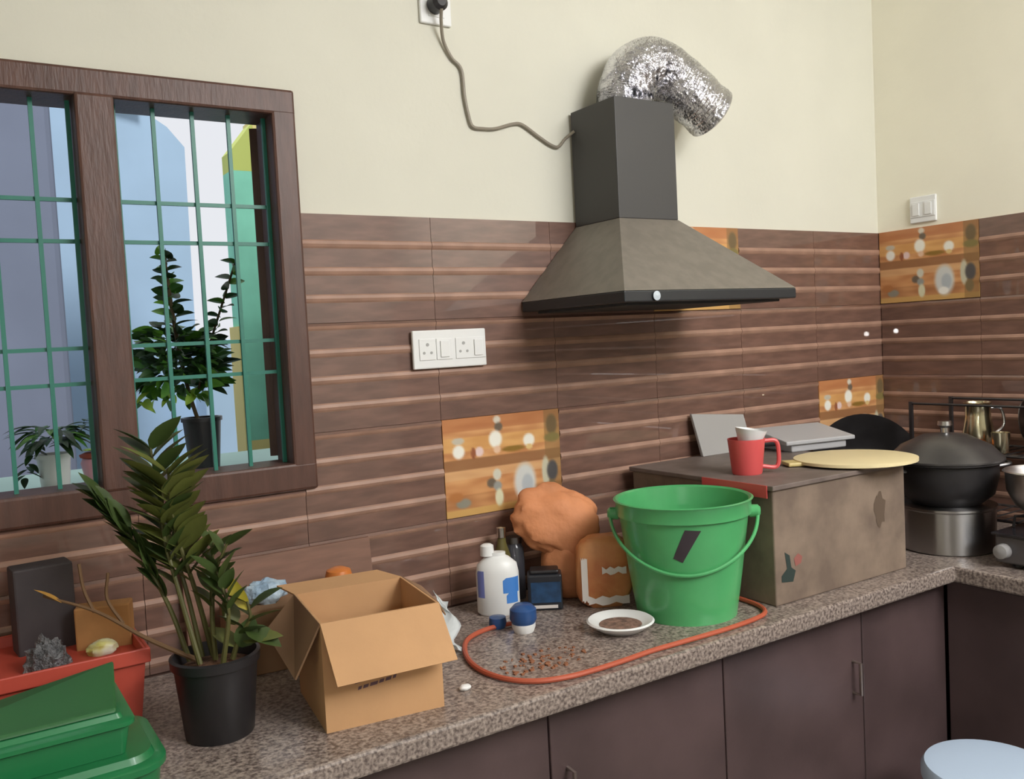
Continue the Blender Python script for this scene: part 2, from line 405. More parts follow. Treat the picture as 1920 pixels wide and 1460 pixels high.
stuff(f.build('foliage', [GL2, LGREEN], tr))
MB().tube(spline([(0,0,0),(.03,0,1.2),(0,0,2.4)]), .018).build('stem', MATS['plant_stem_brown'], tr, True)
struct(MB().box(-6, 8, .16, 14, -.1, 0).build('ground', mat('pale_concrete_ground', (176,172,164), .9)))

# ------------------------------------------------------------------ counter and cabinets
CZ = .87
ct = MB(); vs = [(-1.39,-.62),(2.225,-.62),(2.225,-3.2),(XR-.009,-3.2),(XR-.009,-.009),(-1.39,-.009)]
n = len(vs); ct.add([(x,y,CZ-.042) for x,y in vs]+[(x,y,CZ) for x,y in vs], [tuple(range(n))[::-1], tuple(range(n,2*n))]+[(i,(i+1)%n,(i+1)%n+n,i+n) for i in range(n)])
co = tag(ct.build('granite_worktop', GRAN, bevel=.006), 'long speckled grey-brown granite worktop running round the corner', 'worktop')
HAND = mat('pale_metal_handle', (150,136,130), .35, .8)
doors = [(-.86,-.253,'l','dark maroon base cabinet at the far left end of the counter',None),
         (-.253,.345,'r','dark maroon base cabinet under the green trays',None),
         (.345,.945,'l','dark maroon base cabinet under the open cardboard box',None),
         (.945,1.42,'l','dark maroon base cabinet under the orange ring and green bucket','l'),
         (1.42,1.91,'r','dark maroon base cabinet with pale upright handle under the brown carton','r'),
         (1.91,2.272,'l','narrow dark maroon base cabinet in the inner corner behind the stool',None)]
def cabinet(x0, x1, label, hs, loc=(0,0,0), rz=0):
    t = thing('base_cabinet', label, 'cabinet', ((x0+x1)/2, -.3, 0) if rz == 0 else loc, rz, 'dark maroon base cabinets')
    h = (x1-x0)/2
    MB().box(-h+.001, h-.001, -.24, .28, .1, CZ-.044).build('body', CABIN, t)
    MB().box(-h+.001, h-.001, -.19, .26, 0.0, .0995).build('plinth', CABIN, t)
    d = MB().box(-h+.0018, h-.0018, -.262, -.2405, .105, CZ-.055).build('door', CAB, t, bevel=.003)
    if hs:
        x = (-h+.04) if hs == 'l' else (h-.04); zc = .645
        MB().tube([(x,-.262,zc-.04),(x,-.285,zc-.04),(x,-.285,zc+.04),(x,-.262,zc+.04)], .0045, 8).build('handle', HAND, d, True)
for x0, x1, s_, lab, hs in doors: cabinet(x0, x1, lab, hs)
for k in range(4):
    y = -.566-.6*k; nm = ['nearest the corner','second from the corner','third from the corner','furthest from the corner'][k]
    cabinet(-.3, .3, 'dark maroon base cabinet under the right-hand counter, '+nm, None, (2.535, y-.3, 0), -pi/2)

# ------------------------------------------------------------------ hood and duct
hx0, hx1, hy = 1.299, 1.872, -.425
hd = thing('cooker_hood', 'black pyramid cooker hood with square chimney on the wall', 'cooker hood', (1.5855, -.01, 1.60))
cx0, cx1, cy = 1.487-1.5855, 1.69-1.5855, -.185
X0, X1, Y1 = hx0-1.5855, hx1-1.5855, hy+.01
MB().box(X0, X1, Y1, 0, 0, .026).build('rim', mat('dark_hood_rim', (58,60,62), .35, .4), hd, bevel=.003)
MB().hexa([(X0,Y1,.0262),(X1,Y1,.0262),(X1,0,.0262),(X0,0,.0262),(cx0,cy,.225),(cx1,cy,.225),(cx1,0,.225),(cx0,0,.225)]).build('canopy', HOODP, hd)
MB().box(cx0, cx1, cy, 0, .2252, .532).build('chimney', HOODC, hd, bevel=.002)
MB().box(X0+.03, X1-.03, Y1+.03, -.03, -.006, -.0002).build('grease_filter', mat('dark_filter', (52,52,52), .8), hd)
MB().lathe([(0,0),(.009,0),(.011,.004),(0,.006)], 16).build('switch_button', mat('pale_blue_button', (190,200,208), .3), hd, True, loc=(-.195, Y1-.001, .013), rot=(pi/2,0,0))
FOIL = mat('crumpled_foil', (226,226,230), .2, 1.0, vary=.12, scale=30, bump=.9, bscale=55)
path = spline([(1.60,-.105,2.134),(1.603,-.105,2.17),(1.635,-.107,2.228),(1.70,-.11,2.252),(1.78,-.118,2.215),(1.90,-.13,2.137)], 26)
acc = 0; rad = []
for i, p in enumerate(path): rad.append(.074 + .0042*(1 if i % 2 else -1)*(.6+.4*noise.noise(p*40)) + .003*noise.noise(p*25))
du = MB(); du.tube(path, .075, 40, caps=False, radii=rad)
du.tube(path, .07, 40, caps=False, radii=[r-.004 for r in rad])
tag(du.build('flexible_duct', FOIL, smooth=False), 'crumpled silver foil duct bending out of the hood chimney', 'duct')

# ------------------------------------------------------------------ switch plates, cable
def plate(name, label, w_, h_, loc, rz, cells, group=None):
    t = thing(name, label, 'socket', loc, rz)
    MB().box(-w_/2, w_/2, -.010, 0, -h_/2, h_/2).build('plate', WHITE, t, bevel=.003)
    G = mat('grey_socket_slot', (168,168,166), .6)
    for (cx, kind) in cells:
        c = MB().box(cx-.022, cx+.022, -.0125, -.0102, -.026, .026).build('module', WHITE, t, bevel=.001)
        if kind == 's':
            hmb = MB()
            for (dx, dz, r) in ((0,.012,.0042),(-.010,-.008,.0034),(.010,-.008,.0034)):
                hmb.lathe([(0,0),(r,0),(r,.0008),(0,.0008)], 12, (dx,dz,0))
            hmb.build('socket_holes', G, c, loc=(cx,-.0126,0), rot=(pi/2,0,0))
        elif kind == 'r':
            MB().box(cx-.012, cx+.012, -.016, -.0126, -.020, .020).build('rocker', WHITE, c, bevel=.001)
    return t
plate('socket_plate', 'long white double socket plate on the brown tiles left of the hood', .206, .094, (1.073, -.0115, 1.516), 0, [(-.065,'s'),(-.018,'r'),(.036,'s'),(.078,'r')])
plate('wall_socket', 'white wall socket high on the cream wall with a black plug', .086, .086, (1.09, 0, 2.352), 0, [(0,'s')])
plate('switch_plate', 'small white switch plate on the yellow wall just above the corner tiles', .094, .088, (XR, -.178, 1.898), -pi/2, [(-.022,'r'),(.022,'r')])
pl = thing('power_cord', 'grey power cord from the high wall socket down to the hood', 'cord', (1.085, -.013, 2.352))
MB().lathe([(0,0),(.021,0),(.021,.03),(.012,.038),(0,.038)], 20).build('plug', BLACKP, pl, True, loc=(0,0,0), rot=(pi/2,0,0))
cpts = [(1.086,-.045,2.335),(1.092,-.03,2.31),(1.105,-.012,2.272),(1.128,-.007,2.235),(1.155,-.007,2.208),(1.160,-.007,2.144),(1.168,-.007,2.10),(1.179,-.007,2.071),(1.21,-.007,2.068),(1.247,-.007,2.071),(1.30,-.007,2.087),(1.33,-.007,2.088),(1.379,-.007,2.062),(1.42,-.007,2.042),(1.445,-.007,2.04),(1.468,-.007,2.062),(1.4862,-.025,2.08)]
MB().tube([Vector(p)-Vector((1.085,-.013,2.352)) for p in spline(cpts, 6)], .0042, 8).build('cable', mat('taupe_cable', (140,132,118), .5), pl, True)

# ------------------------------------------------------------------ right-hand carton and what stands on it
ca = thing('storage_carton', 'big mottled brown carton standing beside the green bucket', 'carton', (1.875, -.295, CZ))
CH = .288
MB().box(-.255, .255, -.25, .25, 0, CH-.012).build('body', CARTON, ca, bevel=.004)
MB().box(-.262, .262, -.257, .257, CH-.0118, CH).build('lid', mat('grey_brown_lid_board', (112,100,94), .5, vary=.15, scale=20), ca, bevel=.002)
INK = mat('dark_green_print', (44,58,54), .7); PINK = mat('dull_pink_print', (150,92,84), .7)
pm = MB(); yf = -.2508
pm.add([(-.235,yf,.055),(-.195,yf,.05),(-.185,yf,.075),(-.2,yf,.085),(-.205,yf,.115),(-.222,yf,.125),(-.215,yf,.085),(-.235,yf,.07)], [tuple(range(8))])
pm.build('printed_mark', INK, ca)
MB().add([(-.185,yf,.085),(-.165,yf,.09),(-.16,yf,.105),(-.175,yf,.115),(-.19,yf,.105)], [tuple(range(5))]).build('printed_mark', PINK, ca)
MB().add([(.145+(.022+.006*sin(k*1.9))*cos(k*.393),yf,.175+(.045+.008*sin(k*2.3))*sin(k*.393)) for k in range(16)], [tuple(range(16))]).build('printed_mark', mat('faded_brown_print', (96,80,66), .8), ca)
MB().box(-.2645,-.262,-.24,-.03,CH-.03,CH).build('edge_tape', RED, ca)
ZT = CZ+CH
gb = thing('grey_board', 'light grey board leaning on the tiles behind the red mug', 'board', (1.98, -.055, ZT))
MB().hexa([(-.105,-.012,0),(.105,-.012,0),(.105,0,0),(-.105,0,0),(-.11,.026,.125),(.11,.026,.105),(.11,.036,.105),(-.11,.036,.125)]).build('panel', mat('light_grey_board', (158,156,154), .6), gb, bevel=.002)
mg = thing('red_mug', 'red plastic mug holding a white cup on top of the carton', 'mug', (1.722, -.375, ZT), radians(-33))
MB().lathe([(0,0),(.036,0),(.038,.004),(.047,.09),(.045,.09),(.036,.006),(0,.006)], 32).build('cup', RED, mg, True)
MB().tube(spline([(.044,0,.082),(.075,0,.08),(.082,0,.05),(.076,0,.015),(.0385,0,.017)]), .0055).build('handle', RED, mg, True)
wc = MB().lathe([(0,.0),(.022,.0),(.024,.004),(.040,.052),(.038,.052),(.022,.006),(0,.006)], 28).build('white_cup', WHITE, None, True, loc=(1.727,-.377,ZT+.062), rot=(radians(5),radians(8),0))
tag(wc, 'small white cup tilted inside the red mug', 'cup')
cb = thing('cream_board', 'flat cream round board lying on the carton beside the mug', 'board', (2.035, -.465, ZT), radians(-30))
CREAMB = mat('cream_plastic', (232,216,170), .4, vary=.03, scale=8)
MB().lathe([(0,0),(.13,0),(.158,.006),(.158,.014),(.15,.016),(0,.014)], 48, squash=.93).build('disc', CREAMB, cb, True)
MB().box(-.19,-.145,-.03,.03,.002,.012).build('grip_tab', mat('straw_plastic', (206,186,124), .45), cb, bevel=.003)
tb = thing('steel_tray', 'shallow steel tray behind the cream board on the carton', 'tray', (2.20, -.165, ZT-.0), radians(-12))
MB().box(-.10,.10,-.07,.07,0,.022).build('base', mat('pale_grey_plastic', (176,176,178), .4), tb, bevel=.004)
MB().hexa([(-.125,-.08,.0222),(.125,-.08,.0222),(.125,.085,.0222),(-.125,.085,.0222),(-.125,-.08,.034),(.125,-.08,.034),(.125,.085,.062),(-.125,.085,.062)]).build('top', MATS['pale_grey_plastic'], tb, bevel=.003)
MB().tube([(-.13,-.03,.03),(-.18,-.02,.03)], .012, 10).build('handle', BLACKP, tb, True)

# ------------------------------------------------------------------ green bucket
bk = thing('green_bucket', 'big green plastic bucket with draped handle and black label patch', 'bucket', (1.447, -.425, CZ))
def RB(z): return .118 + (.154-.118)*z/.27
MB().lathe([(0,.004),(.108,.004),(.110,0),(.116,0),(.117,.006),(RB(.10),.10),(RB(.235),.235),(RB(.235)+.007,.237),(RB(.24)+.007,.265),(RB(.27)+.008,.272),(RB(.27)+.003,.274),(RB(.27)-.003,.27),(RB(.10)-.003,.10),(.112,.01),(0,.01)], 64).build('body', GREEN, bk, True)
TH = math.atan2(-1.57, -1.425)
hp = []
for i in range(41):
    t = pi*i/40; z = .236-.115*sin(t)**.8; th = TH + (t-pi/2)*1.0
    r = RB(z) + .006 + .016*abs(cos(t))**3
    hp.append((r*cos(th), r*sin(th), z))
MB().tube(hp, .0042, 8).build('handle', GREEN, bk, True)
for s in (-1, 1):
    a = TH + s*pi/2
    MB().lathe([(0,0),(.015,0),(.015,.02),(.009,.026),(0,.026)], 16).build('lug', GREEN, bk, True, loc=((RB(.236)+.001)*cos(a),(RB(.236)+.001)*sin(a),.236), rot=(0, pi/2, a))
lb = MB(); nseg = 6
quad = [(-.075-.10, .160), (.02-.10+.05, .150), (.26, .222), (.02, .225)]    # (angle, z): lower left, lower right, upper right, upper left
vs = []
for j in range(7):
    for i in range(7):
        s_, t_ = i/6, j/6
        a0 = quad[0][0]*(1-s_)+quad[1][0]*s_; a1 = quad[3][0]*(1-s_)+quad[2][0]*s_
        z0 = quad[0][1]*(1-s_)+quad[1][1]*s_; z1 = quad[3][1]*(1-s_)+quad[2][1]*s_
        a = TH-.02 + a0*(1-t_)+a1*t_; z = z0*(1-t_)+z1*t_; r = RB(z)+.0008
        vs.append((r*cos(a), r*sin(a), z))
lb.add(vs, [(j*7+i, j*7+i+1, (j+1)*7+i+1, (j+1)*7+i) for j in range(6) for i in range(6)])
lb.build('label_patch', mat('charcoal_sticker', (58,50,56), .5), bk, True)

# ------------------------------------------------------------------ things in the middle of the counter
PATCH = mat('orange_tan_sack', (206,136,92), .7, vary=.12, scale=9, bump=.9, bscale=14)
sk = MB(); vs, fs = blob(.112, .05, .088, .17, 4.5, 3, n=48, m=32, flat=-1)
vs2 = []
for (x, y, z) in vs:
    vs2.append((x+.02*(z/.17-.5), y + .035*(z/.17), z+.105+.03*x/.11*(-1)))
sk.add(vs2, fs)
vs, fs = blob(.07, .05, .09, .08, 5, 8, flat=-.9)
sk.add([(x+.02, y+.01, z) for x, y, z in vs], fs)
so = tag(sk.build('crumpled_sack', PATCH, smooth=True, loc=(1.29,-.14,CZ-.008+.008), rot=(0,0,radians(-30))), 'rounded orange-tan crumpled sack slumped against the tiles behind the bottles', 'sack')
pk = thing('flour_packet', 'orange and white printed packet between the sack and the green bucket', 'packet', (1.338, -.252, CZ), radians(-28))
vs, fs = blob(.070, .036, .088, .08, 5, 12, flat=-.95, pw=.55)
MB().add(vs, fs).build('packet', mat('orange_printed_film', (214,150,96), .45, rgb2=(196,120,74), scale=14, bump=.25, bscale=30), pk, True)
wp = mat('white_print_film', (226,218,212), .45)
for (x0,x1,z0,z1) in ((-.06,-.045,.02,.125),(-.045,.055,.012,.03),(-.01,.05,.085,.10)):
    vs=[]; 
    for i in range(7):
        x = x0+(x1-x0)*i/6
        yy = -.0385 - .003*cos(x*30)
        vs += [(x, yy, z0+.004*sin(i*2)), (x, yy, z1+.005*sin(i*3+1))]
    MB().add(vs, [(2*i,2*i+2,2*i+3,2*i+1) for i in range(6)]).build('white_print', wp, pk, True)
tn = thing('dark_tin', 'dark navy-blue square tin between the white bottle and the orange packet', 'tin', (1.215, -.175, CZ), radians(-34))
MB().box(-.042,.042,-.028,.028,0,.088).build('body', mat('black_tin_paint', (38,40,46), .35), tn, bevel=.005)
MB().box(-.034,.038,-.0292,-.0282,.02,.07).build('label', mat('navy_label', (34,66,100), .4, vary=.3, scale=40), tn)
MB().box(-.036,.030,-.0295,-.0292,.006,.014).build('stripe', wp, tn)
MB().box(-.035,.035,-.024,.024,.0882,.098).build('lid', BLACKP, tn, bevel=.004)
wb = thing('white_bottle', 'white plastic bottle with blue label standing beside the dark tin', 'bottle', (1.105, -.135, CZ), radians(-30))
MB().lathe([(0,0),(.046,0),(.052,.006),(.052,.10),(.048,.122),(.030,.138),(.022,.142),(.022,.15),(0,.15)], 32, squash=.62).build('body', WHITE, wb, True)
MB().lathe([(0,0),(.017,0),(.016,.024),(.010,.028),(0,.028)], 20, (-.022,0,.143)).build('cap', WHITE, wb, True)
BL = mat('bright_blue_label', (70,130,206), .4)
def ell(a, rr=1.01): return (.052*rr*cos(a), .052*.62*rr*sin(a))
for (a0,a1,z0,z1,m_) in ((-1.35,-.35,.055,.092,BL),(-1.2,-.5,.030,.055,BL),(-2.75,-2.25,.045,.11,mat('violet_blue_print',(120,130,196),.5))):
    vs=[]
    for i in range(7):
        x,y = ell(a0+(a1-a0)*i/6); vs += [(x,y,z0),(x,y,z1-.006*(i in (0,)))]
    MB().add(vs, [(2*i,2*i+2,2*i+3,2*i+1) for i in range(6)]).build('label', m_, wb, True)
gb2 = thing('sauce_bottle', 'slim olive glass bottle with silver cap behind the white bottle', 'bottle', (1.165, -.065, CZ))
MB().lathe([(0,0),(.020,0),(.021,.005),(.021,.12),(.012,.15),(.010,.165),(.0,.165)], 24).build('body', mat('olive_glass', (96,88,50), .15), gb2, True)
MB().lathe([(0,.1652),(.0125,.1652),(.0125,.19),(0,.192)], 20).build('cap', STEEL, gb2, True)
gb3 = thing('dark_jar', 'small dark jar with silver lid behind the white bottle', 'jar', (1.208, -.055, CZ))
MB().lathe([(0,0),(.024,0),(.025,.005),(.025,.13),(.018,.142),(0,.142)], 24).build('body', mat('dark_glass', (66,66,72), .15), gb3, True)
MB().lathe([(0,.1422),(.020,.1422),(.020,.158),(0,.16)], 20).build('lid', STEELB, gb3, True)
bc = thing('blue_lidded_cup', 'little blue cup with white base in front of the white bottle', 'cup', (1.062, -.285, CZ))
MB().lathe([(0,0),(.022,0),(.027,.012),(.027,.02),(0,.02)], 24).build('base', WHITE, bc, True, loc=(.012,-.005,0))
MB().lathe([(0,.0202),(.026,.0202),(.031,.03),(.03,.052),(.020,.062),(0,.064)], 24).build('bowl', mat('deep_blue_plastic', (44,80,134), .3), bc, True, loc=(.012,-.005,0))
dc = tag(MB().lathe([(0,0),(.018,0),(.021,.008),(.019,.024),(0,.027)], 24).build('blue_bottle_cap', MATS['deep_blue_plastic'], None, True, loc=(1.045,-.225,CZ)), 'round dark blue bottle cap beside the blue cup', 'cap')
wpz = thing('white_dish', 'white shallow dish with brown scraps in front of the green bucket', 'dish', (1.245, -.425, CZ))
MB().lathe([(0,.003),(.036,.003),(.04,0),(.046,0),(.072,.017),(.076,.021),(.072,.024),(.06,.02),(.041,.007),(0,.007)], 48).build('dish', WHITE, wpz, True)
MB().lathe([(0,.0075),(.035,.0075),(.048,.013),(.03,.0135),(0,.013)], 32).build('scraps', mat('brown_scraps', (128,100,86), .8, vary=.4, scale=70, bump=.4), wpz, True)
hz = CZ+.0062
hose = [(1.10,-.245),(1.02,-.235),(.95,-.26),(.905,-.315),(.875,-.39),(.868,-.46),(.885,-.525),(.925,-.568),(.985,-.588),(1.05,-.592),(1.12,-.590),(1.20,-.585),(1.30,-.588),(1.40,-.59),(1.49,-.585),(1.55,-.57),(1.582,-.53),(1.594,-.47),(1.594,-.38),(1.594,-.28)]
tag(MB().tube([(x,y,hz) for x, y in spline([(a,b_,0) for a,b_ in hose], 6) for _ in (0,)] if False else [Vector((p.x,p.y,hz)) for p in spline([(a,b_,0) for a,b_ in hose], 6)], .0055, 8).build('rubber_hose', ORANGE, smooth=True),
    'orange rubber hose looping over the granite in front of the bottles', 'hose')
CR = mat('rusty_crumbs', (150,100,72), .9)
cr = MB()
for k in range(90):
    a = random.uniform(0, 2*pi); r = random.random()**.6
    x = 1.0+.10*r*cos(a); y = -.47+.06*r*sin(a); q = random.uniform(.0012,.0035)
    cr.box(x-q, x+q, y-q, y+q, CZ+.0002, CZ+q)
stuff(tag(cr.build('crumbs', CR), 'rust-brown crumbs scattered on the granite inside the orange hose loop', 'crumbs'))
WF = mat('white_thin_plastic', (206,212,214), .4)
cs = MB(); vs = []
for i in range(9):
    for j in range(13):
        u, v = i/8, j/12
        vs.append((.045*u+.012*sin(v*9+u*3), .15*v+.01*sin(u*7), .005+.09*(v**1.5)*(1-.35*u)+.008*noise.noise(Vector((u*3,v*5,2)))+.004))
cs.add(vs, [(i*13+j, (i+1)*13+j, (i+1)*13+j+1, i*13+j+1) for i in range(8) for j in range(12)])
o = tag(cs.build('plastic_sheet', WF, smooth=True, loc=(.855,-.30,CZ), rot=(0,0,radians(-22))), 'crumpled white plastic sheet between the cardboard box and white bottle', 'plastic sheet')
sm = o.modifiers.new('s', 'SOLIDIFY'); sm.thickness = .0015
tag(MB().add(*blob(.012,.009,.006,.1,4,2)).build('paper_scrap', WHITE, None, True, loc=(.80,-.50,CZ)), 'tiny white paper scrap at the right foot of the cardboard box', 'paper scrap')

# ------------------------------------------------------------------ open cardboard box
bx = thing('cardboard_box', 'open tan cardboard box with its flaps folded outwards', 'box', (.64, -.42, CZ), radians(-7.7))
T_ = .004; a_, d_, h_ = .108, .108, .192
MB().box(-a_, a_, -d_, d_, 0, T_).build('bottom', CARD, bx)
MB().box(-a_, a_, -d_, -d_+T_, T_, h_).build('side_panel', CARD, bx)
MB().box(-a_, a_, d_-T_, d_, T_, h_).build('side_panel', CARD, bx)
MB().box(-a_, -a_+T_, -d_+T_, d_-T_, T_, h_).build('side_panel', CARD, bx)
MB().box(a_-T_, a_, -d_+T_, d_-T_, T_, h_).build('side_panel', CARD, bx)
def flap(p0, p1, p2, p3, m_=CARD, label=None):     # p0,p1 hinge; p2,p3 free edge
    P = [Vector(p) for p in (p0, p1, p2, p3)]
    nn = (P[1]-P[0]).cross(P[2]-P[1]).normalized()*T_*.8
    o = MB().hexa(P + [p+nn for p in P]).build('flap', m_, bx)
    if label: o['label'] = label
flap((-a_,-d_-.001,h_), (a_,-d_-.001,h_), (a_+.012,-d_-.05,h_-.092), (-a_+.012,-d_-.05,h_-.096), CARD, 'tan flap hanging over the front')
flap((-a_-.001,d_,h_), (-a_-.001,-d_,h_), (-a_-.042,-d_+.035,h_-.100), (-a_-.062,d_-.02,h_-.055), CARDIN, 'flap hanging out on the left, shade put into its darker colour')  # darker board colour stands in for shade on the left side
flap((a_,d_+.001,h_), (-a_,d_+.001,h_), (-a_-.02,d_+.07,h_+.004), (a_-.03,d_+.07,h_+.004), CARD)
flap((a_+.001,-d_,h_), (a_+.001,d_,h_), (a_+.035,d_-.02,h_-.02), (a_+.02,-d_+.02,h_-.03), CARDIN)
VI = mat('smudged_violet_print', (104,80,88), .8)
pm = MB(); yf = -d_-.0006
for k, (x0, x1, z) in enumerate(((-.03,.085,.088),(-.055,.06,.076),(-.05,.02,.064))):
    x = x0
    while x < x1:
        wv = random.uniform(.006,.014); dz = (x-x0)*.12
        pm.add([(x,yf,z+dz),(x+wv,yf,z+dz+.001),(x+wv+.002,yf,z+dz+.007),(x+.002,yf,z+dz+.006)], [(0,1,2,3)]); x += wv+.003
pm.build('printed_lines', VI, bx)

# things along the wall behind the box
bd = thing('wooden_plank', 'brown plank propped on the tiles behind the plant and cardboard box', 'plank', (.62, -.03, CZ))
MB().hexa([(-.22,-.02,0),(.205,-.02,0),(.205,-.004,0),(-.22,-.004,0),(-.22,.004,.215),(.205,.004,.215),(.205,.014,.215),(-.22,.014,.215)]).build('board', mat('dull_brown_wood', (126,92,76), .6, vary=.14, scale=7, stretch=(1,1,8)), bd)
sb = thing('stacked_book_box', 'low brown box lying flat behind the cardboard box', 'box', (.60, -.12, CZ), radians(-4))
MB().box(-.14,.17,-.045,.055,0,.135).build('body', CARDIN, sb, bevel=.003)
sc = tag(MB().add(*blob(.045,.022,.026,.3,6,5)).build('plastic_sachet', mat('pale_blue_film', (178,196,208), .3, rgb2=(150,176,200), scale=30, bump=.5), None, True, loc=(.545,-.115,CZ+.135), rot=(0,0,radians(-20))), 'crumpled pale blue-white plastic sachet behind the leaves', 'sachet')
oj = thing('orange_lidded_tub', 'small tub with orange lid behind the cardboard box rim', 'tub', (.71, -.115, CZ+.135))
MB().lathe([(0,0),(.026,0),(.03,.008),(.03,.022),(0,.022)], 24).build('body', BLACKP, oj, True)
MB().lathe([(0,.0222),(.028,.0222),(.03,.026),(.026,.04),(.012,.046),(0,.046)], 24).build('lid', mat('orange_plastic', (206,120,54), .4), oj, True)

# ------------------------------------------------------------------ pot plant on the counter
PX, PY = .372, -.385
pp = thing('potted_zz_plant', 'tall dark-green leafy plant in a black pot on the counter', 'plant', (PX, PY, CZ))
MB().lathe([(0,.0),(.056,0),(.058,.003),(.070,.125),(.075,.127),(.076,.142),(.070,.144),(.067,.13),(.055,.012),(0,.012)], 40).build('pot', BLACKP, pp, True)
MB().lathe([(0,.128),(.04,.124),(.0655,.118)], 32).build('soil', mat('dry_brown_soil', (104,72,52), .95, vary=.4, scale=50, bump=.7), pp, True)
LEAF = mat('dark_olive_leaf', (62,80,36), .5, vary=.25, scale=12)
LEAFB = mat('olive_yellow_leaf', (98,104,48), .5, vary=.2, scale=12)
LEAFY = mat('yellow_leaf', (172,158,50), .45)
STALK = mat('olive_stalk', (86,84,44), .5); DRY = mat('dry_brown_stalk', (104,76,48), .7)
leafcache = {}
def leaf_obj(parent, pos, d, L, W, m_, roll=0, droop=.12):
    key = (round(L,3), round(W,3), m_.name)
    if key not in leafcache:
        vs, fs = leaf_verts(L, W, droop=droop); o = MB().add(vs, fs).build('leaf', m_, None, True); leafcache[key] = o.data
        bpy.data.objects.remove(o)
    o = bpy.data.objects.new('leaf', leafcache[key]); COL.objects.link(o); o.parent = parent
    q = Vector(d).to_track_quat('Y', 'Z').to_matrix().to_4x4() @ Matrix.Rotation(roll, 4, 'Y'); q.translation = Vector(pos)
    o.matrix_basis = q
def facing_leaf(parent, pos, d, L, W, m_, yaw=0):
    vs, fs = leaf_verts(L, W, droop=.08); o = MB().add(vs, fs).build('leaf', m_, parent, True)
    y = Vector(d).normalized(); z = Vector((-.5, -.84, .25)); z = (z - y*z.dot(y)).normalized(); x = y.cross(z)
    q = Matrix((x, y, z)).transposed().to_4x4() @ Matrix.Rotation(yaw, 4, 'Y'); q.translation = Vector(pos); o.matrix_basis = q
def L_(off, z, dep=0): return Vector((off*.84+dep*.54, -off*.54+dep*.84, z-CZ))   # sideways, height, depth
def stalk(pts, leaves, L, W, spread, m_=LEAF, start=.3, rad=.005, sm=None, alt=None):
    P = spline([L_(*p) for p in pts], 8)
    s = MB().tube(P, rad, 8, radii=[rad*(1-.6*i/len(P)) for i in range(len(P))]).build('stalk', sm or STALK, pp, True)
    for k in range(leaves):
        t = start + (1-start)*k/max(1, leaves-1); i = min(len(P)-2, int(t*(len(P)-1)))
        tg = (P[i+1]-P[i]).normalized(); side = Vector((.84,-.54,0))*(1 if k % 2 else -1)
        d = tg*(1-spread) + side*spread + Vector((-.54,-.84,0))*(.25*random.uniform(-1,1)*spread)
        mm = alt if (alt and k % 3 == 0) else m_
        leaf_obj(s, P[i], d, L*random.choice((.85,1,1.1)), W, mm, random.uniform(-.5,.5) + (-.9 if k % 2 else .9)*.3)
    return s
stalk([(-.045,1.0,0),(-.075,1.10,0),(-.125,1.22,-.01),(-.178,1.30,-.02)], 24, .066, .036, .20, start=.38)
stalk([(-.03,1.0,.02),(-.05,1.12,.02),(-.085,1.26,.03),(-.100,1.385,.03)], 24, .085, .038, .50, start=.42, alt=LEAFB)
stalk([(-.01,1.0,.02),(-.03,1.12,.01),(-.055,1.24,0),(-.055,1.34,-.01)], 22, .085, .036, .5, m_=LEAFB, start=.40)
stalk([(-.02,1.0,-.02),(-.05,1.12,-.01),(-.075,1.23,0),(-.065,1.31,-.01)], 18, .075, .034, .5, start=.40, alt=LEAFB)
stalk([(.0,1.0,0),(.0,1.08,0),(.01,1.15,0),(.035,1.205,0)], 8, .05, .028, .45, start=.4)
s5 = stalk([(.03,1.0,0),(.045,1.04,0),(.065,1.07,0),(.062,1.10,0)], 7, .062, .038, .6, start=.2, alt=LEAFB)
facing_leaf(s5, L_(.062,1.085), L_(-.035,.065+CZ), .075, .026, LEAFY)
facing_leaf(s5, L_(.04,1.06), L_(-.02,.05+CZ), .05, .03, LEAFB, .5)
facing_leaf(s5, L_(.045,1.02), L_(.03,.06+CZ), .06, .04, LEAF, .4)
leaf_obj(s5, L_(.05,1.03), Vector((.05,-.03,.01)), .07, .04, LEAFB, .3)
leaf_obj(s5, L_(.055,1.05), Vector((.06,-.04,-.03)), .07, .045, LEAF, .3)
s6 = stalk([(-.03,1.0,0),(-.11,1.045,-.01),(-.19,1.10,-.02),(-.275,1.135,-.03)], 0, .04, .012, .5, sm=DRY)
for (p, q, r) in (((-.15,1.075,-.012),(-.175,1.12,-.012),(-.17,1.165,-.012)), ((-.195,1.10,-.02),(-.21,1.14,-.02),(-.215,1.185,-.02))):
    MB().tube(spline([L_(*p), L_(*q), L_(*r)], 5), .0028, 6).build('twig', DRY, s6, True)
leaf_obj(s6, L_(-.245,1.122,-.03), Vector((-.04,.02,.035)), .05, .014, mat('mustard_leaf', (168,124,50), .5), 0)
for (p, q, r) in (((.02,1.0,-.02),(.035,1.09,-.02),(.02,1.16,-.02)), ((-.012,1.0,.03),(-.01,1.10,.03),(0,1.2,.03))):
    stalk([p, q, r], 9, .055, .03, .4, start=.45)

